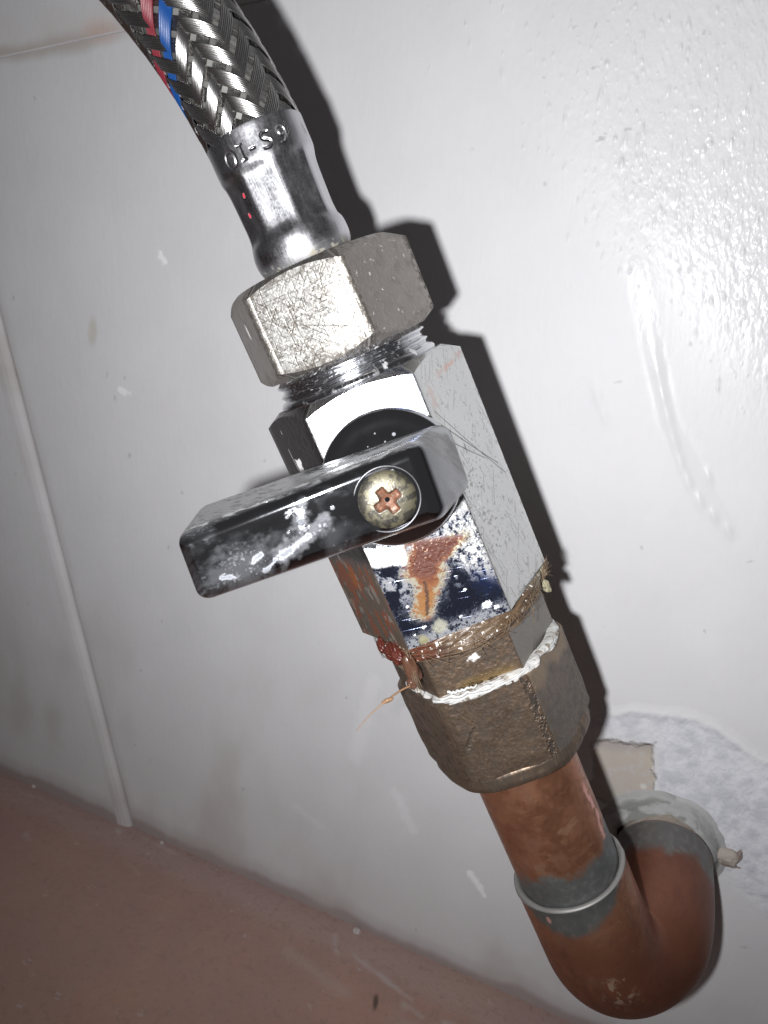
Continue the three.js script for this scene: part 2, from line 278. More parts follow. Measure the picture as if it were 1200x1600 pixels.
// ------------------------------------------------------------------ braided hose
const BL = [-1, 9, 10];
const hose = runThing('braided_hose', 22, 'braided steel hose with a blue and a red strand, screwed onto the valve', 'hose');
const hosePath = new THREE.CatmullRomCurve3([[0, 44], [0, 48], [-0.3, 52], [-1.0, 57.5], [-2.4, 64], [-4.6, 71], [-8, 78.5], [-12.5, 86], [-18, 93]].map(([x, y]) => V(x, y, 0)));
{
  const L = hosePath.getLength(), RM = 5.62, n = 170, K = 1 / RM * 0.98;          // braid angle near 45 degrees
  const N = 520, P = hosePath.getSpacedPoints(N), T = [];
  for (let i = 0; i <= N; i++) T.push(hosePath.getTangentAt(i / N));
  const at = (s, phi, r) => {                                                        // phi 0 = +X, 90 = +Z
    const f = Math.min(1, Math.max(0, s / L)) * N, i = Math.min(N - 1, Math.floor(f)), k = f - i;
    const p = P[i].clone().lerp(P[i + 1], k), t = T[i].clone().lerp(T[i + 1], k).normalize();
    const bx = t.y, by = -t.x, c = Math.cos(phi), sn = Math.sin(phi);
    return [p.x + r * c * bx, p.y + r * c * by, p.z + r * sn];
  };
  part(hose, 'inner_tube', sweep(hosePath, 80, 40, RM - 0.46), plain(0.3, 0.295, 0.28, 0.4, 0.8));
  const steel = new THREE.MeshPhysicalMaterial({ color: new THREE.Color().setRGB(0.7, 0.69, 0.675), metalness: 1, roughness: 0.19 });
  const steel2 = new THREE.MeshPhysicalMaterial({ color: new THREE.Color().setRGB(0.52, 0.51, 0.5), metalness: 1, roughness: 0.23 });
  const blue = plain(0.006, 0.05, 0.19, 0.35), red = plain(0.16, 0.018, 0.028, 0.4);
  const wires = 7, W = 0.72, step = Math.PI / 6, ph0 = 0.35;
  for (const dir of [1, -1]) for (let c = 0; c < 12; c++) {
    const phi0 = c * step + (dir < 0 ? 0.13 : 0) , jit = 0.25 * (rnd() - 0.5), cols = wires * 4;
    const g = gridGeo(cols, n, (u, v) => {
      const s = mix(2.9, L, v), phiC = phi0 + dir * K * s + ph0;
      const w = (u - 0.5) * 2 * W;                                                    // across the band
      const f = u * wires % 1, hump = 0.12 * Math.sqrt(Math.max(0, 1 - (2 * f - 1) ** 2));
      const a = Math.PI / 4;
      const s2 = s + w * Math.sin(a), phi = phiC - dir * w * Math.cos(a) / RM;
      const wave = Math.sin(6 * (phi - ph0) + 0.8), lift = Math.tanh(wave * 1.7) / Math.tanh(1.7);
      const r = RM + dir * 0.19 * lift + hump * (Math.floor(u * wires) % 3 === 1 ? 0.85 : 1) + 0.03 * vn(s * 0.6, c + jit, 4 + dir);
      return at(Math.max(0.05, Math.min(L - 0.05, s2)), phi, r);
    });
    const isBlue = dir === BL[0] && c === BL[1], isRed = dir === BL[0] && c === BL[2];
    part(hose, 'braid_strand', dir > 0 ? g : flip(g), isBlue ? blue : isRed ? red : (c + (dir > 0 ? 0 : 1)) % 3 ? steel : steel2, isBlue ? 'blue braid strand' : isRed ? 'red braid strand' : undefined);
  }
}
// ferrule: crimped sleeve with stamped letters
{
  const prof = smoothProfile([[5.75, 48.6], [5.96, 49.35], [5.97, 48], [5.96, 46.2], [5.9, 45.5], [5.66, 44.7], [5.55, 43.8], [5.46, 41], [5.44, 39], [5.55, 38.1], [5.85, 37.2], [6.02, 36.2], [5.98, 35.1], [5.72, 34.2], [5.3, 33.4], [4.6, 32.6]], 110);
  const oct = (t, r) => { const d = ((t + 0.12) % (Math.PI / 4) + Math.PI / 4) % (Math.PI / 4) - Math.PI / 8; return Math.min(r * 0.955 / Math.cos(d), r * 1.012); };
  const g = turned(prof, 192, (t, y, r) => { const k = ss(45.9, 44.4, y) * ss(37.1, 38.6, y) + 0.22 * ss(37, 36, y) + 0.16 * ss(46, 47, y); return (oct(t, r) - r) * Math.min(1, k); });
  const cv = document.createElement('canvas'); cv.width = 2048; cv.height = 1024;
  const ctx = cv.getContext('2d'); ctx.fillStyle = '#000'; ctx.fillRect(0, 0, 2048, 1024); ctx.fillStyle = '#fff'; ctx.textAlign = 'center'; ctx.textBaseline = 'middle';
  const per = 2 * Math.PI * 5.96, px = 2048 / per, H = 17.2, py = 1024 / H;      // pixels per millimetre round and along
  const letters = [['O', -3.95, -0.55], ['I', -2.35, -0.35], ['-', -1.0, -0.1], ['S', 0.75, 0], ['9', 2.75, 0.1]];
  for (const [ch, mm, dy] of letters) { ctx.save(); ctx.translate(1024 + mm * px, (49.4 - 46.9 - dy * 0.4) * py); ctx.scale(1, py / px); ctx.font = `${Math.round(2.5 * px)}px sans-serif`; ctx.fillText(ch, 0, 0); ctx.restore(); }
  const img = ctx.getImageData(0, 0, 2048, 1024).data, hgt = (u, v) => img[(Math.min(1023, Math.max(0, Math.floor(v * 1024))) * 2048 + Math.min(2047, Math.max(0, Math.floor(u * 2048)))) * 4] / 255;
  const soft = (u, v) => { let a = 0; for (let i = -3; i <= 3; i++) for (let j = -3; j <= 3; j++) a += hgt(u + i / 1100, v + j / 550); return a / 49; };
  // v by height so that letters keep their size
  const p = g.attributes.position, uv = g.attributes.uv; for (let i = 0; i < p.count; i++) uv.setY(i, (49.4 - p.getY(i)) / H);
  const m = surface('crimped_steel', 1536, 768, (u, v, q) => {
    const x = (u - 0.5) * per, y = 49.4 - v * H;
    const a = fbm(x * 0.8, y * 0.5, 3, 201), scr = fbm(x * 6, y * 0.5, 3, 203), sp = fbm(x * 5, y * 5, 2, 205);
    q.set(0.6 + 0.08 * (a - 0.5), 0.6 + 0.08 * (a - 0.5), 0.63 + 0.08 * (a - 0.5)); q.m = 1; q.r = 0.2 + 0.16 * a + 0.1 * (sp - 0.5) + 0.08 * scr;
    q.over([0.2, 0.19, 0.17], 0.6, 0.7, 0.7 * ss(35.4, 33.6, y + 1.3 * (a - 0.5)));
    q.over([0.33, 0.3, 0.2], 0.8, 0.2, 0.7 * ss(0.56, 0.7, fbm(x * 1.4, y * 2, 3, 207)) * ss(35, 34, y));
    q.over([0.75, 0.05, 0.09], 0.5, 0, Math.max(ss(0.36, 0.22, Math.hypot(x + 4.9, (y - 43) * 1.2) + 0.35 * (sp - 0.5)), ss(0.36, 0.22, Math.hypot(x + 5.7, (y - 40.9) * 0.9) + 0.35 * (sp - 0.5))));
    q.h = v < 0.32 && Math.abs(x) < 6 ? 0.8 * soft(u, v) : 0; q.h += 0.03 * scr + 0.015 * sp;
  }, 0.2);
  flip(g); part(hose, 'ferrule', g, m);
}
// swivel nut
const nickel = (name, s, dark) => surface(name, 1536, 512, (u, v, p) => {
  const f = Math.floor(u * 6) % 6, fx = (u * 6 % 1 - 0.5) * 12, y = (v - 0.5) * 11;
  const a = fbm(u * 60, y * 0.9, 4, s), b = fbm(u * 400, y * 5, 3, s + 1);
  const dirt = fbm(fx * 0.9 + f * 31, y * 0.9, 4, s + 2);
  p.set(0.62, 0.585, 0.55); p.m = 1; p.r = 0.36 + 0.14 * (a - 0.5) + 0.12 * (b - 0.5);
  let scr = 0;
  for (let k = 0; k < 4; k++) { const q = k * 0.8 + f, c = Math.cos(q), d = Math.sin(q); scr += ss(0.68, 0.8, fbm((fx * c + y * d) * 7 + k * 50, (y * c - fx * d) * 0.55, 2, s + 10 + k)); }
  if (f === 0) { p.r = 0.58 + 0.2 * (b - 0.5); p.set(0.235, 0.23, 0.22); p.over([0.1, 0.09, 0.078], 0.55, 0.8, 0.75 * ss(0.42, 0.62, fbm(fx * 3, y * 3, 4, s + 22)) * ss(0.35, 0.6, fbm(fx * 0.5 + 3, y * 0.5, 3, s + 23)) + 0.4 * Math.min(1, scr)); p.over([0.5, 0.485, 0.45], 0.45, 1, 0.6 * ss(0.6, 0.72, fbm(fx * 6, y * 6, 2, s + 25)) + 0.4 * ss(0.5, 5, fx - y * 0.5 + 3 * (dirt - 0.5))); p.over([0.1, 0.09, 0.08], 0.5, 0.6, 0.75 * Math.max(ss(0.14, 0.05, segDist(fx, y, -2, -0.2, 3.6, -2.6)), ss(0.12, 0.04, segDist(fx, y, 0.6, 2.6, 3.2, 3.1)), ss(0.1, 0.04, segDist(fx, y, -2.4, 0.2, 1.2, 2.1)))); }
  else { p.over([0.4, 0.36, 0.33], 0.42, 0.95, 0.5 + 0.25 * (dirt - 0.5)); p.over([0.22, 0.19, 0.17], 0.5, 0.8, 0.3 * ss(0.55, 0.75, dirt)); p.over([0.7, 0.66, 0.6], 0.45, 0.9, 0.2 * ss(0.66, 0.75, fbm(fx * 2.2 + f * 9, y * 2.2, 3, s + 24))); if (hash(Math.floor(fx * 3), Math.floor(y * 3), f + s) > 0.97) p.over([0.8, 0.78, 0.74], 0.6, 0.4, 0.7 * ss(0.62, 0.75, vn(fx * 7, y * 7, 3))); }
  const edge = Math.min(6 - Math.abs(fx), 9), ev = 5.5 - Math.abs(y);
  const grime = ss(1.0 + dirt, 0.1, edge) * 0.8 + ss(1.6 + 1.2 * dirt, 0.3, ev) * 0.55 * (f === 0 ? 1 : 0.6);
  p.over([0.07, 0.06, 0.05], 0.55, 0.5, Math.min(0.9, grime * (0.35 + 1.3 * ss(0.35, 0.65, fbm(fx * 2.5 + f * 13, y * 2.5, 3, s + 30))) * dark));
  p.over([0.7, 0.66, 0.62], 0.4, 1, 0.7 * ss(0.24, 0.1, Math.abs(edge - 0.62)) * (f === 0 ? 1 : 0.2));
  if (f === 5) p.over([0.85, 0.85, 0.85], 0.7, 0, ss(0.5, 0.3, Math.hypot(fx - 0.5, (y - 1.4) * 0.45) + 0.5 * (b - 0.5)));
  p.h = 0.5 * b * (f === 0 ? 1 : 0.3) - 0.4 * scr * (f === 0 ? 1 : 0.3) + 0.2 * a;
}, 0.05);
part(hose, 'swivel_nut', hexBody({ R: 12.15, rot: 15.57, top: 33.3, bottom: 22.1, topEnd: 9.9, bottomEnd: 10.3, slope: 0.62, rc: 0.55, hole: 4.6 }), nickel('worn_nickel', 301, 1));


// ------------------------------------------------------------------ valve
const valve = runThing('isolating_valve', -36, 'chromed lever valve with a rust run, between steel hose and copper pipe', 'valve');
const chromeThread = surface('chrome_thread', 512, 128, (u, v, p) => {
  const a = fbm(u * 40, v * 3, 4, 401), b = fbm(u * 200, v * 14, 3, 403);
  p.set(0.7, 0.71, 0.74); p.m = 1; p.r = 0.12 + 0.1 * a;
  p.over([0.08, 0.075, 0.07], 0.5, 0.5, 0.5 * ss(0.66, 0.82, b + 0.2 * ss(0.35, 0, v)));
  p.over([0.8, 0.8, 0.78], 0.7, 0, 0.5 * ss(0.78, 0.83, fbm(u * 90, v * 9, 3, 405)));
  p.h = 0.3 * a;
}, 0.012);
{ const pr = [[9.2, 23], [9.2, 22.2]]; for (let y = 22.1; y > 19.9; y -= 0.08) pr.push([9.6 + 0.27 * Math.sin((y - 19.9) * 2 * Math.PI / 1.25), y]); pr.push([9.5, 19.75], [10.0, 19.55], [10.35, 19.1], [10.3, 18.7], [9.9, 18.4], [9.3, 18.3]);
  part(valve, 'threaded_collar', flip(turned(pr, 128)), chromeThread); }

const bodyMat = surface('pitted_chrome', 2048, 832, (u, v, p) => {
  const f = Math.floor(u * 6) % 6, x = (u * 6 % 1 - 0.5) * 13.23, y = -12.8 + v * 31.6;
  const n1 = fbm(x * 0.7 + f * 40, y * 0.7, 4, 501), n2 = fbm(x * 2.4 + f * 40, y * 2.4, 4, 503), n3 = fbm(x * 7 + f * 40, y * 7, 3, 505);
  p.set(0.7, 0.71, 0.73); p.m = 1; p.r = 0.14 + 0.08 * (n1 - 0.5); p.h = 0.1 * n2 + 0.05 * n3;
  const edge = 6.6 - Math.abs(x);
  let scr = 0;
  for (let k = 0; k < 3; k++) { const q = 0.4 + k * 1.0 + f, c = Math.cos(q), d = Math.sin(q); scr = Math.max(scr, ss(0.74, 0.84, fbm((x * c + y * d) * 5 + k * 70 + f * 9, (y * c - x * d) * 0.3, 2, 511 + k))); }
  if (f === 0) {
    p.r = 0.2 + 0.1 * n1;
    // blue tarnish
    p.over([0.3, 0.36, 0.58], 0.3, 1, 0.75 * ss(1.6, 0.6, Math.hypot((x - 4.6) / 1.6, (y - 15.4) / 0.9) + 1.6 * (n2 - 0.5)));
    p.over([0.1, 0.1, 0.11], 0.4, 0.8, 0.8 * Math.max(ss(0.66, 0.74, fbm(x * 0.9, y * 5, 3, 561)) * ss(17.2, 18, y + 0.5 * n2), ss(0.7, 0.76, fbm(x * 5, y * 2, 3, 563)) * ss(3, 5.5, x), 0.8 * scr));
    p.over([0.25, 0.3, 0.45], 0.2, 1, 0.7 * ss(-0.9, 0.4, y - 14.4 + 0.25 * x) * ss(2.6, 4.8, x + 1.6 * (n2 - 0.5)) * ss(0.4, 0.55, n2));
    const low = ss(2.2, -0.2, y);
    // blue black over the lower part of the face
    p.over([0.06, 0.075, 0.13], 0.09 + 0.12 * n3, 0.9, low * 0.97);
    p.over([0.02, 0.04, 0.15], 0.16, 0.7, low * 0.6 * ss(2.6, 0.5, Math.hypot(x - 5.6, (y + 7.6) * 0.7) + 2 * (n2 - 0.5)));
    p.over([0.1, 0.105, 0.12], 0.55, 0.2, low * 0.45 * ss(0.62, 0.8, n3) * ss(0.4, 0.6, n1));
    // chalky deposit
    const right = ss(0.5, 4.2, x + 1.6 * (n1 - 0.5)) * ss(-7.6, -4.2, y + 0.9 * (x - 4)) * ss(2.6, 0.8, y);
    const ring = ss(4.2, 0.8, Math.hypot(x - 0.4, (y + 1.2) * 0.8));
    const yy = -y, xl = mix(-2.1, -3.3, ss(1, 9.9, yy)) + 0.5 * Math.sin(yy * 1.3), xr = yy < 4.4 ? mix(4.6, 0.9, ss(2.0, 4.6, yy)) : mix(0.9, -2.5, ss(4.4, 9.6, yy) * 0.8 + 0.2 * (yy - 4.4) / 5.2), cx = (xl + xr) / 2, hw = (xr - xl) / 2;
    const rd = Math.abs(x - cx) - hw + 2.4 * (n2 - 0.5) + 0.9 * (n3 - 0.5) + 1.2 * (n1 - 0.5);
    const end = ss(-10.6, -9.4, y);
    const halo = ss(2.0, 0, rd) * end * ss(-0.4, -1.4, y + 0.2 * x) ;
    const dep = Math.min(1, Math.max(right * 1.3, halo * 0.8, ring * 0.9, low * 0.75 * ss(0.5, 0.62, n1) * ss(-9.5, -5, y), 0.7 * low * ss(-10.4, -12.2, y + 1.2 * (n2 - 0.5))));
    p.over([0.3, 0.3, 0.295], 0.85, 0, dep * ss(0.33, 0.55, n2 * 0.6 + n3 * 0.4) * 0.95); p.h += 0.5 * dep * n2;
    p.over([0.82, 0.82, 0.8], 0.8, 0, ss(0.54, 0.64, n2 * 0.5 + n3 * 0.5) * Math.max(right, ring * 0.5) * ss(-7, -4, y)); 
    for (const [cx2, cy2, r2] of [[4.2, -11, 0.75], [5.2, -11.7, 0.4], [-4.6, -7.6, 0.25], [-3.8, -10.8, 0.3], [-5.2, -11.3, 0.2], [2.6, -8.2, 0.2], [0.8, -11.2, 0.2]]) p.over([0.9, 0.9, 0.88], 0.7, 0, ss(r2, r2 * 0.7, Math.hypot(x - cx2, (y - cy2) * 1.4) + 0.6 * (n3 - 0.5)));
    // thick white scale at the left under the lever
    { const e = Math.max(Math.abs(x + 4.5) - 2.3, Math.abs(y + 0.9 + 0.3 * (x + 4.5)) - 1.15) + 0.7 * (n2 - 0.5); const k = ss(0.25, -0.1, e); p.over([0.9, 0.9, 0.87], 0.6, 0, k); p.h += 1.4 * k; }
    // rust run
    { const k = ss(0.75, -0.5, rd) * end * ss(-0.2, -1.2, y + 0.25 * x), yel = ss(1.8, 0, rd) * end * ss(-0.8, -2, y);
      p.over([0.34, 0.27, 0.11], 0.8, 0, 0.65 * yel * ss(0.35, 0.5, n2));
      p.over([0.17, 0.05, 0.014], 0.7, 0, k);
      p.over([0.24, 0.11, 0.028], 0.75, 0, k * 0.8 * ss(-5.4, -7.8, y + 2.6 * (n2 - 0.5)));
      p.over([0.075, 0.017, 0.008], 0.55, 0, 0.9 * k * ss(0.15, -0.7, rd + 0.3) * ss(-6.6, -4.2, y + (x - cx) * 0.4));
      p.over([0.05, 0.02, 0.01], 0.7, 0, 0.9 * ss(0.3, 0.1, Math.min(segDist(x, y, -1.5, -5.6, -1.9, -7.4), segDist(x, y, -1.9, -7.4, -2.8, -9.4)) + 0.35 * (n3 - 0.5)));
      p.over([0.6, 0.42, 0.32], 0.3, 0, 0.7 * k * ss(0.72, 0.78, fbm(x * 4, y * 4, 2, 531)) * ss(-4.2, -2, y)); p.h += 0.9 * k * (0.5 + n2); }
    p.over([0.26, 0.23, 0.08], 0.8, 0, 0.7 * ss(0.9, 0.3, Math.hypot(x + 4.3, y + 12.2) + 0.9 * (n2 - 0.5)));
    p.over([0.42, 0.4, 0.28], 0.8, 0, 0.6 * ss(1.3, 0.4, Math.hypot(x + 2, y + 11.4) + 0.9 * (n2 - 0.5)));
    p.over([0.85, 0.85, 0.83], 0.6, 0, 0.9 * ss(0.7, 0.5, Math.abs(Math.hypot(x, y - 7.9) - 7.4)) * ss(0.45, 0.6, n2) * ss(4, 8, y));
  } else if (f === 1) {
    p.set(0.68, 0.69, 0.68); p.r = 0.22 + 0.08 * (n1 - 0.5); p.h *= 0.3;
    p.over([0.3, 0.29, 0.29], 0.5, 0.8, 0.6 * ss(0.6, 0.72, fbm(x * 1.6, y * 3.2, 4, 541)) * ss(9, 2, y) * ss(-9, -4, y) * ss(4, -2, x));
    p.over([0.3, 0.29, 0.29], 0.5, 0.8, 0.5 * ss(0.72, 0.78, fbm(x * 1.9 + y * 0.7, y * 1.4 - x, 3, 543)));
    p.over([0.12, 0.12, 0.12], 0.5, 0.8, 0.8 * Math.max(ss(0.1, 0.03, segDist(x, y, -6, 11.6, 4.5, 2.4)), ss(0.08, 0.03, segDist(x, y, -5.4, 12.6, 5.5, 0.6)), ss(0.08, 0.03, segDist(x, y, -6, 9.5, 2, 4))));
    p.over([0.58, 0.36, 0.32], 0.7, 0, 0.75 * ss(0.75, 0.2, Math.abs(y - 16.1 - 0.12 * x) + 1.6 * (n2 - 0.35)) * ss(-2.5, 0.5, x));
    p.over([0.55, 0.4, 0.37], 0.7, 0, 0.5 * ss(1.1, 0.2, Math.hypot(x + 4.6, (y - 14) * 0.45) + 1.6 * (n2 - 0.5)));
    p.over([0.85, 0.85, 0.84], 0.6, 0.2, 0.8 * ss(0.66, 0.74, fbm(x * 2, y * 2, 3, 547)) * ss(2.5, 0.5, Math.hypot((x + 4.8) * 0.7, y + 0.4)));
    p.r += 0.1 * scr;
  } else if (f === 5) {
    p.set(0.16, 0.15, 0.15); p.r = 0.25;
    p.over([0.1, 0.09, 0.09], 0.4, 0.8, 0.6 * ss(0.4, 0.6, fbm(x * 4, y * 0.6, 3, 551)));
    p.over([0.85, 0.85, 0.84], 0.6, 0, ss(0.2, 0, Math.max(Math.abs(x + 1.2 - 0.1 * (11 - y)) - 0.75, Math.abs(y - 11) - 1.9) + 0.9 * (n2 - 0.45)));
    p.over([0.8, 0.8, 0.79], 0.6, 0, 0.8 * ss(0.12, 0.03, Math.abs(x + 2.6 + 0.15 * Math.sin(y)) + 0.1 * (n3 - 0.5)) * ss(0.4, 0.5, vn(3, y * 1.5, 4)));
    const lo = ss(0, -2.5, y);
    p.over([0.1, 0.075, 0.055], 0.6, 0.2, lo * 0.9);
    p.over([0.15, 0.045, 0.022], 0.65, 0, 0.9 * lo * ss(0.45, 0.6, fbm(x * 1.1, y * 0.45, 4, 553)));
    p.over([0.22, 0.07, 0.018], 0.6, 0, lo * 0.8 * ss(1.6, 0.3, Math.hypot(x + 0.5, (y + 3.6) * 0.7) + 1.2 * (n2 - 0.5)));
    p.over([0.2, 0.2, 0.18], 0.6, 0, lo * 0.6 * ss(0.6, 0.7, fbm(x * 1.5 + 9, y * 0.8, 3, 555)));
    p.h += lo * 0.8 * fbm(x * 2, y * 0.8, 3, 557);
  } else p.over([0.4, 0.38, 0.36], 0.4, 0.8, 0.5 * n1);
  p.over([0.1, 0.08, 0.07], 0.5, 0.5, 0.55 * ss(0.32, 0.08, edge) * ss(0.4, 0.6, n2));
  p.h -= 0.3 * scr;
}, 0.07);
part(valve, 'valve_body', hexBody({ R: 13.23, rot: 6.37, top: 18.75, bottom: -12.8, topEnd: 11.0, slope: 0.59, rc: 0.3, hole: 8.5, wob: (u) => { const k = u * 6 - 1; return k > 0 && k < 1 ? -0.16 * (1 - (2 * k - 1) ** 2) : 0; } }), bodyMat);

// stem boss on the front face
const faceA = 96.37 * Math.PI / 180, faceAp = 13.23 * Math.cos(Math.PI / 6);
const faceN = V(Math.cos(faceA), 0, Math.sin(faceA)), faceU = V(Math.sin(faceA), 0, -Math.cos(faceA));
const faceM = new THREE.Matrix4().makeBasis(faceU, V(0, 1, 0), faceN).setPosition(faceN.clone().multiplyScalar(faceAp));
const onFace = (g) => g.applyMatrix4(faceM);
const chromeDark = surface('chrome_boss', 512, 256, (u, v, p) => {
  const a = fbm(u * 24, v * 5, 4, 601), b = fbm(u * 90, v * 18, 3, 603);
  p.set(0.55, 0.56, 0.6); p.m = 1; p.r = 0.08 + 0.06 * a;
  for (const [du, dv, r] of [[0.43, 0.62, 0.3], [0.462, 0.7, 0.16], [0.49, 0.58, 0.13], [0.405, 0.77, 0.2], [0.385, 0.66, 0.12], [0.53, 0.68, 0.1]]) p.over([0.3, 0.3, 0.32], 0.5, 0.1, ss(r, r * 0.6, Math.hypot((u - du) * 44, (v - dv) * 13)));
  p.h = 0.1 * a;
}, 0.01);
{ const pr = smoothProfile([[7.9, -0.3], [7.9, 0.4], [7.85, 2.2], [7.65, 2.7], [7.0, 3.2], [5.8, 3.7], [4.8, 4.3], [3.8, 4.8], [2.5, 5.2], [0.01, 5.4]], 60);
  const g = new THREE.LatheGeometry(pr.map(([r, y]) => new THREE.Vector2(r, y)), 128).rotateX(Math.PI / 2).translate(0, 7.9, 0);
  part(valve, 'stem_boss', onFace(g), chromeDark); }

// lever
const leverC = [[[-24.3, 6.0, 25], [1.5, 4.0, 25.2]], [[-23.6, 13.2, 24.8], [1.9, 12.35, 25.2]], [[-22.8, 7.0, 16.3], [6.44, 3.8, 16.3]], [[-21.7, 14.3, 16.6], [6.8, 11.85, 16.3]]];
function leverPoint(u, v, w) {                                   // u left to right, v bottom to top, w back to front
  const c = (k, i) => leverC[k][i], o = [];
  for (let a = 0; a < 3; a++) o.push(mix(mix(mix(c(2, 0)[a], c(2, 1)[a], u), mix(c(3, 0)[a], c(3, 1)[a], u), v), mix(mix(c(0, 0)[a], c(0, 1)[a], u), mix(c(1, 0)[a], c(1, 1)[a], u), v), w));
  return o;
}
const dots = []; for (let i = 0; i < 18; i++) dots.push([25 * rnd(), 13 * rnd(), 0.1 + 0.22 * rnd() * rnd()]);
dots.push([12.1, 9.3 - 4.4, 0.42], [15.3, 5.1, 0.26], [10.6, 4.3, 0.2]);
const leverMat = surface('scaled_chrome', 1536, 768, (u, v, p) => {
  const x = u * 33, y = v * 17;                                   // x along the lever, y up the front then over the top
  const n1 = fbm(x * 0.35, y * 0.5, 4, 701), n2 = fbm(x * 1.3, y * 1.3, 4, 703), n3 = fbm(x * 5, y * 5, 3, 705);
  p.set(0.52, 0.53, 0.565); p.m = 1; p.r = 0.05 + 0.04 * n1; p.h = 0.03 * n3;
  // milky film
  let film = 0.5 * ss(4.6, 1, Math.hypot((x - 5.2) * 0.9, (y - 2.6) * 1.3) + 5 * (n2 - 0.5));
  film = Math.max(film, 0.75 * ss(1.3, 0.2, segDist(x, y, 9.2, 2.2, 14, 3.9) + 2.2 * (n2 - 0.5)));
  film = Math.max(film, 0.6 * ss(1.1, 0.2, segDist(x, y, 11.6, 3.2, 12.6, 6.4) + 1.8 * (n2 - 0.5)), 0.2 * ss(0.45, 0.75, n1) * ss(20, 14, x));
  p.over([0.016, 0.02, 0.029], 0.85, 0, 0.16 * film); p.r = Math.min(p.r, 0.24); p.over([0.022, 0.027, 0.037], 0.6, 0, film * 0.62 * ss(0.56, 0.76, n2 * 0.6 + n3 * 0.4));
  for (const [dx, dy, r] of dots) { const e = Math.hypot(x - dx, y - dy); if (e < r * 1.4) { const k = ss(r, r * 0.7, e); p.over([0.14, 0.145, 0.155], 0.4, 0, k); p.h += k; } }
  for (const [ax, ay, bx, by, r] of [[9.4, 2.3, 12.2, 3.3, 0.5], [12, 4.2, 12.4, 6.2, 0.35], [11.2, 6.4, 12.6, 6.0, 0.4], [3.4, 2.2, 4.6, 1.7, 0.4], [7.2, 1.4, 8.6, 2.1, 0.35], [6.4, 2.6, 7.4, 3.1, 0.4]]) p.over([0.085, 0.095, 0.112], 0.6, 0, 0.85 * ss(r, -r * 0.2, segDist(x, y, ax, ay, bx, by) + 0.9 * (n2 - 0.45) + 0.5 * (n3 - 0.5)));
  const topSide = ss(8.3, 9.4, y);
  p.over([0.5, 0.5, 0.5], 0.4, 0.8, 0.5 * topSide); p.over([0.3, 0.3, 0.29], 0.7, 0, topSide * 0.6 * ss(0.5, 0.66, fbm(x * 0.8, y * 2, 4, 711)));
  p.over([0.15, 0.14, 0.14], 0.5, 0.6, topSide * 0.5 * ss(0.55, 0.68, fbm(x * 2, y * 2, 3, 713)));
  p.over([0.16, 0.16, 0.165], 0.38, 0.8, 0.75 * ss(25.2, 26.5, x) * (0.7 + 0.5 * n1));
  // soapy crust where the lever meets the boss
  p.over([0.4, 0.41, 0.42], 0.65, 0, 0.9 * ss(1.4, 0.3, Math.abs(y - 12.6 - 0.12 * (x - 19)) + 1.6 * (n2 - 0.5)) * ss(14, 17, x));
  p.h += film * 0.25 * n2;
}, 0.06);
{
  const g = new RoundedBoxGeometry(26, 8.4, 8.6, 8, 1.55).toNonIndexed(), b = mergeVertices(g.deleteAttribute('normal').deleteAttribute('uv')), p = b.attributes.position, uv = [];
  for (let i = 0; i < p.count; i++) {
    const u = p.getX(i) / 26 + 0.5, v = p.getY(i) / 8.4 + 0.5, w = p.getZ(i) / 8.6 + 0.5;
    p.setXYZ(i, ...leverPoint(u, v, w)); uv.push((u * 25 + (1 - w) * 8) / 33, (v * 8.4 + (1 - w) * 8.6) / 17);
  }
  b.setAttribute('uv', new THREE.Float32BufferAttribute(uv, 2)); b.computeVertexNormals();
  part(valve, 'lever', b, leverMat);
}
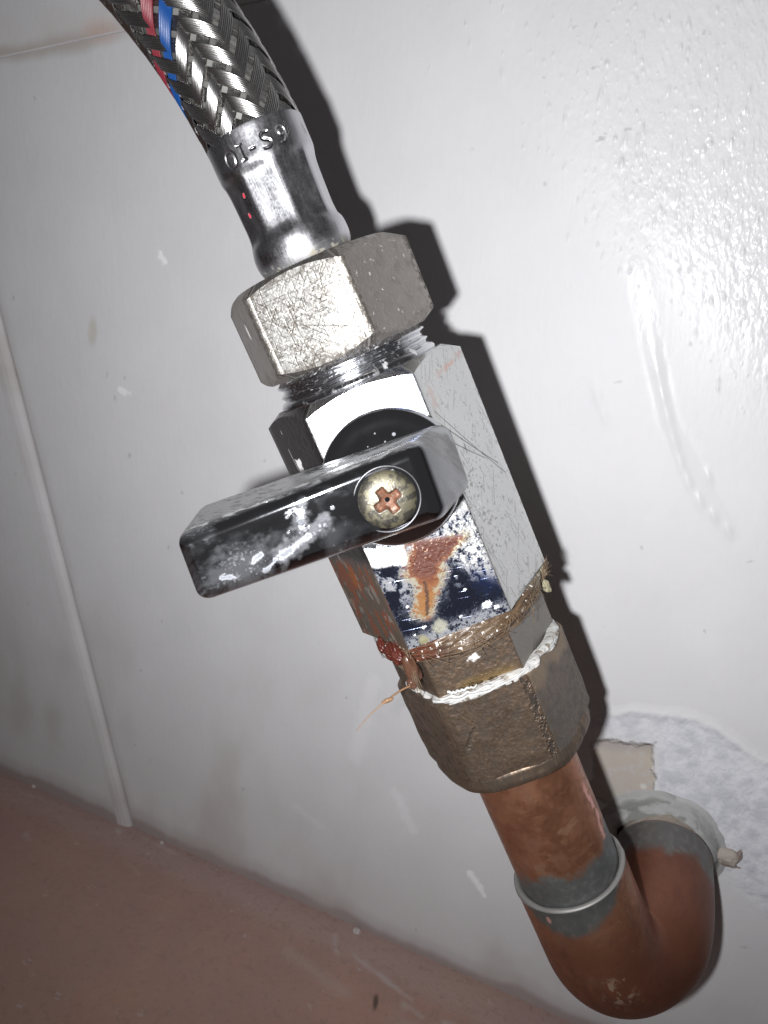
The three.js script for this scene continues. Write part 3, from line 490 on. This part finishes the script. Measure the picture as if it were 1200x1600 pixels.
// screw in the lever, with its recess
const lever = valve.children.at(-1);
{
  const dirN = V(-0.02, 0.0, 1).normalize(), ctr = V(-3.05, 8.31, 25.02);
  const Q = new THREE.Matrix4().makeBasis(V(1, 0, 0.02).normalize(), V(0, 1, 0), dirN).setPosition(ctr);
  const screwMat = surface('dirty_screw', 512, 512, (u, v, p) => {
    const x = (u - 0.5) * 6.4, y = (v - 0.5) * 6.4, r = Math.hypot(x, y), n = fbm(x * 2, y * 2, 4, 801), n2 = fbm(x * 7, y * 7, 3, 803);
    p.set(0.1, 0.094, 0.08); p.m = 1; p.r = 0.42 + 0.15 * n;
    p.over([0.03, 0.027, 0.02], 0.6, 0.5, 0.95 * ss(1.5, 2.6, r + 0.8 * (n - 0.5))); p.over([0.22, 0.2, 0.13], 0.5, 0.7, 0.5 * ss(0.4, 0.6, n));
    p.over([0.15, 0.065, 0.036], 0.5, 0.2, ss(0.02, 0.15, crossDepth(x, y))); p.over([0.4, 0.38, 0.34], 0.4, 1, 0.5 * ss(0.62, 0.7, n2) * ss(2.4, 1.8, r)); p.h = 0.4 * n2;
  }, 0.04);
  function crossDepth(x, y) { const c = Math.cos(0.27), s = Math.sin(0.27), a = x * c + y * s, b = y * c - x * s, w = 0.42; const arm = (p, q) => ss(w + 0.12, w - 0.14, Math.abs(q)) * ss(1.5, 1.15, Math.abs(p)); const cone = ss(1.25, 0.1, Math.hypot(a, b)); return Math.max(arm(a, b), arm(b, a), ss(0.85, 0.6, Math.hypot(a, b))) * (0.45 + 0.55 * cone); }
  const R = 2.9, g = gridGeo(110, 110, (u, v) => {
    let x = (u * 2 - 1), y = (v * 2 - 1); const m = Math.max(Math.abs(x), Math.abs(y)), l = Math.hypot(x, y) || 1, k = m / l * R; x *= k; y *= k;   // square to disc
    const r = Math.hypot(x, y), dome = 0.85 * Math.sqrt(Math.max(0, 1 - (r / R) ** 2.4)) - 0.1;
    return [x, y, dome + 0.16 - 0.8 * crossDepth(x, y), x / 6.4 + 0.5, y / 6.4 + 0.5];
  });
  if (g.attributes.normal.getZ(60 * 111 + 10) < 0) flip(g);
  part(lever, 'screw', g.applyMatrix4(Q), screwMat);
  const rim = new THREE.TorusGeometry(3.25, 0.16, 12, 90);
  part(lever, 'screw_seat', rim.applyMatrix4(Q), plain(0.09, 0.09, 0.095, 0.4, 1));
}
// hemp and paste below the body
const pasteMat = surface('hemp_paste', 1024, 256, (u, v, p) => {
  const x = u * 70, y = v * 4, a = fbm(x * 0.5 + y * 0.8, y * 1.5, 4, 901), b = fbm(x * 1.2 + y * 2, y * 5, 4, 903);
  p.set(0.095 + 0.06 * (a - 0.5), 0.06 + 0.04 * (a - 0.5), 0.038); p.r = 0.36;
  p.over([0.16, 0.11, 0.07], 0.5, 0, ss(0.5, 0.7, b)); p.over([0.06, 0.04, 0.03], 0.5, 0, 0.7 * ss(0.45, 0.3, a));
  p.over([0.12, 0.034, 0.02], 0.4, 0, 0.9 * ss(0.46, 0.4, u) * ss(0.2, 0.3, u)); p.over([0.85, 0.82, 0.78], 0.4, 0, ss(0.76, 0.8, fbm(x * 3.2, y * 3.2, 2, 907)));
  p.over([0.28, 0.25, 0.17], 0.6, 0, 0.7 * ss(0.62, 0.72, u)); p.h = 0.6 * a + 0.5 * b;
}, 0.25);
{ const pr = finer([[9.5, -12.5], [11.0, -12.75], [11.6, -13.4], [11.55, -14.4], [11.2, -15.4], [10.6, -16], [9.5, -16.2]], 0.14);
  part(valve, 'hemp_packing', flip(turned(pr, 260, (t, y, r) => (r > 10 ? 1 : 0.3) * (1.2 * (fbm(t * 2.2 + 9, y * 0.5, 3, 911) - 0.5) + 0.55 * (fbm(t * 9 + y * 1.2, y * 1.6, 3, 913) - 0.5)))), pasteMat); }
{ const hs = [], straw = plain(0.15, 0.1, 0.06, 0.5);
  for (let i = 0; i < 60; i++) {
    const t0 = Math.PI * (0.1 + 0.85 * rnd()), dt = 0.25 + 0.5 * rnd(), y0 = -13.2 - 2.6 * rnd(), y1 = y0 + 1.4 * (rnd() - 0.5), pts = [];
    for (let k = 0; k <= 4; k++) { const t = t0 + dt * k / 4, r = 11.75 + 0.3 * rnd(); pts.push([r * Math.cos(t), mix(y0, y1, k / 4) + 0.2 * (rnd() - 0.5), r * Math.sin(t)]); }
    hs.push(hair(pts, 0.045, 0.03, 10));
  }
  for (let i = 0; i < 26; i++) { const a = rnd() * 1.2 - 0.2; hs.push(hair([[11.2, -14.3 - rnd(), 2 + rnd()], [12.2 + 0.5 * rnd(), -14 + a - 0.4, 1.5 + rnd()], [12.8 + 0.9 * rnd(), -13.6 + 2 * a - rnd() * 1.6, 1 + rnd()]], 0.05, 0.02, 8)); }
  for (let i = 0; i < 30; i++) { const t = Math.PI * (0.15 + 0.75 * rnd()), r = 11.6 + 0.3 * rnd(), dy = 1.5 + 1.8 * rnd(), k = 0.5 * (rnd() - 0.5); hs.push(hair([[r * Math.cos(t), -13.4 - rnd(), r * Math.sin(t)], [(r + 0.3) * Math.cos(t + k * 0.5), -13.8 - dy * 0.5, (r + 0.3) * Math.sin(t + k * 0.5)], [(r - 0.2 + 0.5 * rnd()) * Math.cos(t + k), -13.8 - dy, (r - 0.2 + 0.5 * rnd()) * Math.sin(t + k)]], 0.05, 0.025, 8)); }
  for (let i = 0; i < 22; i++) hs.push(hair([[-8.8 + rnd(), -13.4 - rnd(), 8.6 + rnd()], [-8.9 + rnd() * 0.9, -15.5, 9.6 + 0.5 * rnd()], [-9.3 + rnd() * 1.2, -17.6 - rnd(), 9.8 + rnd()]], 0.05, 0.03, 8));
  const m = part(valve, 'hemp_fibres', mergeGeometries(hs), straw); m.userData.kind = 'stuff';
  part(valve, 'hemp_tuft', mergeGeometries([lump(12.0, -13.9, 1.4, 0.75, 1.0, 0.7, 5, 0.5), lump(11.8, -15.6, 2.4, 0.6, 1.0, 0.6, 6, 0.5)]), plain(0.3, 0.27, 0.18, 0.8), 'straw coloured tuft'); }
part(valve, 'rust_lump', mergeGeometries([lump(-10.9, -13.3, 4.6, 0.7, 1.0, 1.0, 1, 0.6), lump(-10.3, -14.2, 6.0, 0.75, 1.0, 1.1, 2, 0.6), lump(-9.4, -14.3, 7.6, 0.9, 1.1, 1.0, 3, 0.5), lump(-9.9, -13.4, 6.8, 0.8, 0.9, 1.2, 9, 0.6)]), plain(0.085, 0.02, 0.013, 0.35), 'red brown paste lump');
part(valve, 'paste_drip', mergeGeometries([lump(-8.55, -15.9, 9.35, 0.95, 2.0, 0.75, 4, 0.3), lump(-9.2, -17.3, 9.9, 0.6, 0.8, 0.6, 7, 0.3)]), plain(0.1, 0.048, 0.03, 0.25), 'glossy brown drip of paste');
part(valve, 'hanging_fibre', mergeGeometries([hair([[-9.3, -17.4, 10.2], [-10.6, -17.1, 10.9], [-12.8, -17.1, 12], [-15.5, -17.8, 12.5], [-17.4, -18.6, 13]], 0.16, 0.04, 40), lump(-12.6, -17.1, 12, 0.75, 0.3, 0.3, 8, 0.3)]), plain(0.27, 0.16, 0.09, 0.4), 'stray fibre with a bead of paste');

// bronze adaptor, sealing tape, compression nut
const castMat = (s, base, w, hmm, tint) => surface('cast_bronze_' + s, w, 512, (u, v, p) => {
  const x = u * 72, y = v * hmm, a = fbm(x * 0.35, y * 0.4, 4, s), b = fbm(x * 3.2, y * 3.2, 3, s + 2), c = fbm(x * 1.3, y * 1.3, 3, s + 4);
  p.set(base[0] * (0.8 + 0.5 * a), base[1] * (0.8 + 0.5 * a), base[2] * (0.8 + 0.5 * a)); p.m = 0.75; p.r = 0.46 + 0.2 * (b - 0.5);
  p.over([base[0] * 1.9, base[1] * 1.9, base[2] * 1.9], 0.4, 0.9, 0.5 * ss(0.56, 0.7, b)); p.over([0.05, 0.042, 0.035], 0.6, 0.4, 0.65 * ss(0.5, 0.3, c));
  p.h = 0.45 * b + 0.7 * c + 0.6 * a; if (tint) tint(x, y, u, v, p, a, b, c);
}, 0.1);
part(valve, 'adaptor', hexBody({ R: 11.3, rot: 8, top: -15.4, bottom: -21.5, topEnd: 10.9, bottomEnd: 10.5, slope: 0.5, rc: 0.5, hole: 7 }), castMat(951, [0.155, 0.11, 0.078], 1024, 6, (x, y, u, v, p, a, b, c) => {
  if (u * 6 > 1 && u * 6 < 2) p.over([0.3, 0.295, 0.28], 0.5, 0.6, 0.7);
  p.over([0.4, 0.28, 0.14], 0.35, 1, 0.8 * ss(0.34, 0.16, v + 0.1 * (a - 0.5)) * ss(0.03, 0.06, u) * ss(0.17, 0.13, u));
  p.over([0.55, 0.55, 0.54], 0.7, 0, ss(0.85, 0.5, Math.hypot(x - 6.5, (y - 4.0) * 1.2) + 1.1 * (b - 0.5) + 0.7 * (c - 0.5)));
}));
const tapeMat = surface('white_tape', 1024, 128, (u, v, p) => { const a = fbm(u * 90, v * 3, 4, 971), b = fbm(u * 30, v * 9, 3, 973); p.set(0.5, 0.5, 0.49); p.r = 0.6; p.set(0.17, 0.14, 0.1, 0.9 * ss(0.6, 0.7, a)); p.set(0.5, 0.48, 0.44, 0.6 * ss(0.55, 0.7, b)); p.h = a * 0.6 + 0.4 * b; }, 0.2);
{ const pr = finer([[10.2, -20.95], [11.0, -21.0], [11.45, -21.2], [11.6, -21.6], [11.45, -22.0], [10.2, -22.2]], 0.1);
  const keep = (t) => ss(2.42, 2.3, t) * ss(-0.12, 0.1, t);
  part(valve, 'sealing_tape', flip(turned(pr, 220, (t, y, r) => (t > Math.PI ? -1 : 0) * 0.3 - 0.9 * (1 - keep(t > Math.PI * 1.5 ? t - 2 * Math.PI : t)) + (r > 10.5 ? 0.9 * (fbm(t * 14, y * 1.4, 4, 977) - 0.5) - 0.6 * ss(0.55, 0.7, fbm(t * 5, 3, 3, 979)) : 0))), tapeMat, 'ragged white sealing tape');
  const th = []; for (let k = 0; k < 3; k++) { const pts = []; for (let i = 0; i <= 16; i++) { const t = mix(2.3 - 0.1 * k, 1.15 + 0.3 * k, i / 16), r = 11.66 - 0.3 * k + 0.25 * (rnd() - 0.5); pts.push([r * Math.cos(t), -21.4 + 0.4 * k + 0.4 * (rnd() - 0.5), r * Math.sin(t)]); } th.push(hair(pts, 0.2, 0.14, 60)); }
  part(valve, 'tape_strand', mergeGeometries(th), plain(0.55, 0.55, 0.54, 0.55)); }
const nutMat = castMat(981, [0.17, 0.122, 0.088], 1536, 11.5, (x, y, u, v, p, a, b, c) => {
  const f = Math.floor(u * 6) % 6, fx = (u * 6 % 1 - 0.5) * 12.3;
  if (f === 1) { p.over([0.17, 0.16, 0.15], 0.5, 0.55, 0.55); p.over([0.34, 0.26, 0.19], 0.5, 0.7, 0.8 * ss(0.74, 0.86, v + 0.25 * (a - 0.5))); }
  const crack = ss(0.55, 0.1, Math.abs(fx - 5.4 + 0.9 * (c - 0.5)) + 1.1 * (b - 0.5)) * (f === 0 ? 1 : 0.4);
  p.over([0.03, 0.024, 0.02], 0.6, 0.2, 0.85 * crack); p.h -= 1.2 * crack;
  const gouge = f === 0 ? ss(0.4, 0.1, segDist(fx, y, -4.4, 5.2, -2.8, 7.2) + 0.4 * (b - 0.5)) : 0; p.over([0.06, 0.045, 0.035], 0.6, 0.3, 0.7 * gouge); p.h -= gouge;
});
part(valve, 'compression_nut', hexBody({ R: 12.35, rot: 9, top: -21.7, bottom: -34.0, topEnd: 11.3, bottomEnd: 10.9, slope: 0.5, rc: 2.2, hole: 7.2, rows: 24, wob: (u, y) => 0.25 * (fbm(u * 30, y * 0.4, 3, 987) - 0.5) }), nutMat);
{ const pr = finer([[7.3, -33.2], [10.6, -33.3], [11.05, -33.9], [11.1, -35.2], [10.9, -35.9], [10.3, -36.2], [7.5, -36.2]], 0.3);
  part(valve, 'nut_flange', flip(turned(pr, 160, (t, y, r) => (r > 9 ? 0.22 * (fbm(t * 5, y * 0.8, 3, 989) - 0.5) + 0.25 * Math.cos(6 * (t - 9 * Math.PI / 180)) : 0))), castMat(991, [0.17, 0.125, 0.092], 1024, 3)); }

// ------------------------------------------------------------------ copper pipe
const pipe = runThing('copper_pipe', -80, 'tarnished copper pipe with soldered elbow turning back into the wall below the valve', 'pipe');
const copper = (name, s, fn) => surface(name, 1024, 1024, (u, v, p) => {
  const x = u * 50, y = v * 50, a = fbm(x * 0.25, y * 0.2, 4, s), b = fbm(x * 1.2, y * 0.9, 4, s + 2), c = fbm(x * 5, y * 5, 3, s + 4), d = fbm(x * 4, y * 0.35, 3, s + 6);
  p.set(0.45 + 0.26 * (a - 0.5), 0.205 + 0.12 * (a - 0.5), 0.12 + 0.07 * (a - 0.5)); p.m = 0.8; p.r = 0.34 + 0.16 * (b - 0.5) + 0.1 * (a - 0.5);
  p.over([0.1, 0.045, 0.028], 0.5, 0.4, 0.5 * ss(0.45, 0.72, 0.5 * b + 0.5 * a)); p.over([0.4, 0.22, 0.12], 0.5, 0.5, 0.22 * ss(0.55, 0.75, fbm(x * 0.7 + 20, y * 0.7, 4, s + 8)));
  p.over([0.06, 0.03, 0.02], 0.6, 0.2, 0.7 * ss(0.72, 0.8, c)); p.over([0.1, 0.06, 0.045], 0.55, 0.3, 0.4 * ss(0.5, 0.7, fbm(x * 0.5 + 7, y * 0.16, 4, s + 12))); p.over([0.16, 0.17, 0.12], 0.6, 0.1, 0.25 * ss(0.64, 0.76, fbm(x * 0.35 + 30, y * 0.35, 4, s + 14))); p.over([0.5, 0.3, 0.19], 0.4, 0.8, 0.3 * ss(0.7, 0.78, d) * ss(0.5, 0.6, a));
  p.h = 0.15 * b + 0.05 * c; fn(x, y, u, v, p, a, b, c);
}, 0.05);
const solder = (p, k, b) => { p.over([0.15 + 0.05 * (b - 0.5), 0.155 + 0.05 * (b - 0.5), 0.15 + 0.05 * (b - 0.5)], 0.42, 0.55, k); p.over([0.35, 0.35, 0.35], 0.4, 0.5, 0.14 * k * ss(0.55, 0.8, b)); };
{ // straight pipe; u 0.5 faces the front, v downwards
  const pr = []; for (let i = 0; i <= 40; i++) pr.push([7.5, -34 - 28 * i / 40]);
  part(pipe, 'pipe', flip(turned(pr, 96)), copper('pipe_copper', 1101, (x, y, u, v, p, a, b, c) => {
    const Y = -34 - v * 28, X = (u - 0.5) * 47;
    solder(p, ss(-1.1, 0.9, -53.6 - Y + 2.4 * (a + 0.5 * b - 0.75) + 0.10 * X - 0.5 * Math.sin(X * 0.5)), b);
    p.over([0.8, 0.42, 0.36], 0.4, 0.7, ss(0.55, 0.3, Math.abs(X - 7.6 - 0.4 * Math.sin(Y)) + 1.1 * (b - 0.5)) * Math.max(ss(-52, -49.5, Y) * ss(-43, -45, Y), ss(-53.5, -52.5, Y) * ss(-47, -50, Y)));
    p.over([0.8, 0.42, 0.36], 0.5, 0.5, 0.8 * ss(1.1, 0.4, Math.hypot(X - 7.4 + 0.5 * (Y + 38.4), (Y + 38.4) * 0.55) + 1.2 * (b - 0.5)));
  })); }
const BY = -80.3, BR = 8.6;
const psi1 = 62 * Math.PI / 180, psi2 = 24 * Math.PI / 180, rd1 = V(Math.sin(psi1), 0, -Math.cos(psi1)), rd2 = V(Math.sin(psi2), 0, -Math.cos(psi2)), legEnd = V(16.4, BY, -18.4);
{ const pts = []; for (let y = -58.6; y > BY + BR; y -= 0.8) pts.push(V(0, y, 0)); for (let i = 0; i <= 24; i++) { const t = i / 24 * Math.PI / 2; pts.push(V(0, BY + BR, 0).addScaledVector(rd1, BR * (1 - Math.cos(t))).add(V(0, -BR * Math.sin(t), 0))); } for (let i = 1; i <= 16; i++) { const q = i / 16, a = V(0, BY, 0).addScaledVector(rd1, BR), c1 = V(0, BY, 0).addScaledVector(rd1, 11.8); const e = legEnd; pts.push(a.multiplyScalar((1 - q) ** 2).addScaledVector(c1, 2 * q * (1 - q)).addScaledVector(e, q * q)); } 
  const c = new THREE.CatmullRomCurve3(pts), L = c.getLength(), g = sweep(c, 120, 80, (v) => 8.35 + 0.12 * ss(0.03, 0, v) + 0.12 * ss(0.97, 1, v), 1 / 50);
  // u = 0 wherever the frame starts: colour is set by place instead
  const p0 = g.attributes.position, uv = g.attributes.uv, ang = [];
  for (let j = 0; j <= 120; j++) for (let i = 0; i <= 80; i++) { const k = j * 81 + i; uv.setXY(k, i / 80, j / 120); }
  const fr = c.computeFrenetFrames(1, false), n0 = fr.normals[0], b0 = fr.binormals[0];
  const frontAngle = Math.atan2(b0.z, n0.z) / (2 * Math.PI);            // u that faces +Z at the start
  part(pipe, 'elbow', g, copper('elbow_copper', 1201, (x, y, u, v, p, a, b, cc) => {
    const s = v * L, du = ((u - frontAngle) % 1 + 1.5) % 1 - 0.5, X = du * 52;
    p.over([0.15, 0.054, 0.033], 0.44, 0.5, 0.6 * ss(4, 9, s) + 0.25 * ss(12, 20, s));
    solder(p, ss(1.1, -0.9, s - 4.4 + 2.6 * (a + 0.6 * b - 0.8) + 0.06 * (X - 2) * (X - 2)), b);
    solder(p, 0.9 * ss(-1.6, 1.2, s - (L - 5.5) + 3.4 * (a + 0.6 * b - 0.8)), b);
    p.over([0.75, 0.42, 0.36], 0.4, 0.6, ss(0.5, 0.3, Math.hypot((X - 6.2) * 1.3, (s - 1.6) * 0.7) + 0.5 * (b - 0.5)));
    p.over([0.5, 0.4, 0.3], 0.5, 0.4, 0.6 * ss(0.3, 0.1, Math.abs(Math.sin(X * 0.9 + s * 0.6)) + 0.5 * b) * ss(6, 2, Math.abs(s - 7)) * ss(0, -6, X));
    p.over([0.5, 0.4, 0.3], 0.5, 0.4, 0.55 * ss(3.4, 0.5, Math.hypot(X - 1.5, s - 15) + 4 * (b - 0.5)) * ss(0.5, 0.65, fbm(x * 2, y * 1.5, 3, 1215)));
  }));
  const ring = new THREE.TorusGeometry(7.98, 0.48, 16, 160).rotateX(Math.PI / 2);
  { const p = ring.attributes.position; for (let i = 0; i < p.count; i++) { const x = p.getX(i), z = p.getZ(i), t = Math.atan2(z, x), r = Math.hypot(x, z), k = 1 + 0.35 * (fbm(Math.cos(t) * 4 + 9, Math.sin(t) * 4 + 9, 3, 1401) - 0.5); p.setXYZ(i, x * (7.98 + (r - 7.98) * k) / r, p.getY(i) * k - 58.75 + 0.3 * (vn(Math.cos(t) * 2 + 5, Math.sin(t) * 2 + 5, 1403) - 0.5), z * (7.98 + (r - 7.98) * k) / r); } ring.computeVertexNormals(); }
  part(pipe, 'solder_ring', ring, plain(0.3, 0.295, 0.28, 0.55, 0.5));
  const q = new THREE.Quaternion().setFromUnitVectors(V(0, 0, 1), rd2);
  part(pipe, 'solder_ring', new THREE.TorusGeometry(8.0, 0.42, 16, 100).applyQuaternion(q).translate(legEnd.x, BY, legEnd.z), plain(0.26, 0.17, 0.15, 0.6, 0.3));
  const stub = sweep(new THREE.LineCurve3(legEnd.clone().addScaledVector(rd2, -3), legEnd.clone().addScaledVector(rd2, 25)), 30, 72, (v, t) => 7.4 + 1.5 * (fbm(v * 9, t * 1.6, 4, 1301) - 0.4), 1 / 28);
  part(pipe, 'wall_stub', stub, surface('painted_stub', 512, 256, (u, v, p) => { const a = fbm(u * 9, v * 5, 4, 1303), b = fbm(u * 50, v * 50, 3, 1305); p.set(0.24 + 0.12 * (a - 0.5), 0.24 + 0.12 * (a - 0.5), 0.22 + 0.12 * (a - 0.5)); p.r = 0.8; p.set(0.5, 0.5, 0.51, 0.7 * ss(0.35, 0.75, v + 0.5 * (a - 0.5))); p.set(0.17, 0.175, 0.16, 0.85 * ss(0.42, 0.66, a)); p.set(0.38, 0.31, 0.25, 0.7 * ss(0.5, 0.6, fbm(u * 7, v * 7, 3, 1309))); p.set(0.3, 0.14, 0.11, 0.7 * ss(0.58, 0.7, fbm(u * 10 + 5, v * 6, 3, 1307)) * ss(0.35, 0.1, v)); p.set(0.52, 0.52, 0.5, 0.3 * ss(0.55, 0.7, b)); p.h = a; }, 0.2), 'part of the pipe coated with old paint'); }

{ const o = toWorld(legEnd.x, BY, legEnd.z), e = toWorld(legEnd.x + rd2.x, BY, legEnd.z + rd2.z).sub(o), s = -o.z / e.z, c = o.clone().addScaledVector(e, s).multiplyScalar(1 / MM);
  const pr = smoothProfile([[7.0, 3.2], [7.9, 2.7], [8.7, 1.4], [9.4, 0.5], [10.2, 0.1], [11.4, -0.5]], 40);
  const ls = [flip(turned(pr, 140, (t, y, r) => 1.7 * (fbm(Math.cos(t) * 1.6 + 9, Math.sin(t) * 1.6 + y * 0.2 + 9, 4, 1501) - 0.5) + 0.5 * (fbm(Math.cos(t) * 6 + r * 0.5, Math.sin(t) * 6 + y, 3, 1503) - 0.5))).rotateX(Math.PI / 2).scale(1.08, 1, 1).translate(c.x, c.y, 0)];
  const g = mergeGeometries(ls); g.scale(MM, MM, MM); const m = new THREE.Mesh(g, surface('old_filler', 512, 128, (u, v, p) => { const a = fbm(u * 16, v * 4, 4, 1505), b = fbm(u * 60, v * 14, 3, 1507); p.set(0.38 + 0.2 * (a - 0.5), 0.38 + 0.2 * (a - 0.5), 0.375 + 0.2 * (a - 0.5)); p.set(0.17, 0.175, 0.16, 0.85 * ss(0.48, 0.66, a) * ss(0.75, 0.4, v)); p.set(0.2, 0.2, 0.19, 0.7 * ss(0.2, 0.05, v)); p.r = 0.85; p.h = 0.6 * a + 0.4 * b; }, 0.25)); m.name = 'filler_collar'; m.castShadow = m.receiveShadow = true; wall.add(m); }

// tan stub of a wall plug beside the pipe
{ const g = new THREE.Group(); g.name = 'wall_plug'; g.position.set(33.6 * MM, 50.2 * MM, 0); tag(g, 'small tan plug stub in the wall just right of the pipe entry', 'wall plug'); scene.add(g);
  const add = (name, geo, mat) => { geo.scale(MM, MM, MM); const m = new THREE.Mesh(geo, mat); m.name = name; m.castShadow = m.receiveShadow = true; g.add(m); };
  add('plug_body', lump(0, 0, 0.2, 2.3, 1.7, 1.3, 11, 0.3), plain(0.4, 0.35, 0.31, 0.85));
  add('plug_rim', mergeGeometries([lump(0.3, -1.6, 0, 2.2, 0.6, 0.5, 12, 0.5), lump(2.1, 0.2, 0, 0.6, 1.6, 0.5, 13, 0.5)]), plain(0.25, 0.2, 0.18, 0.85)); }

renderer.render(scene, camera);
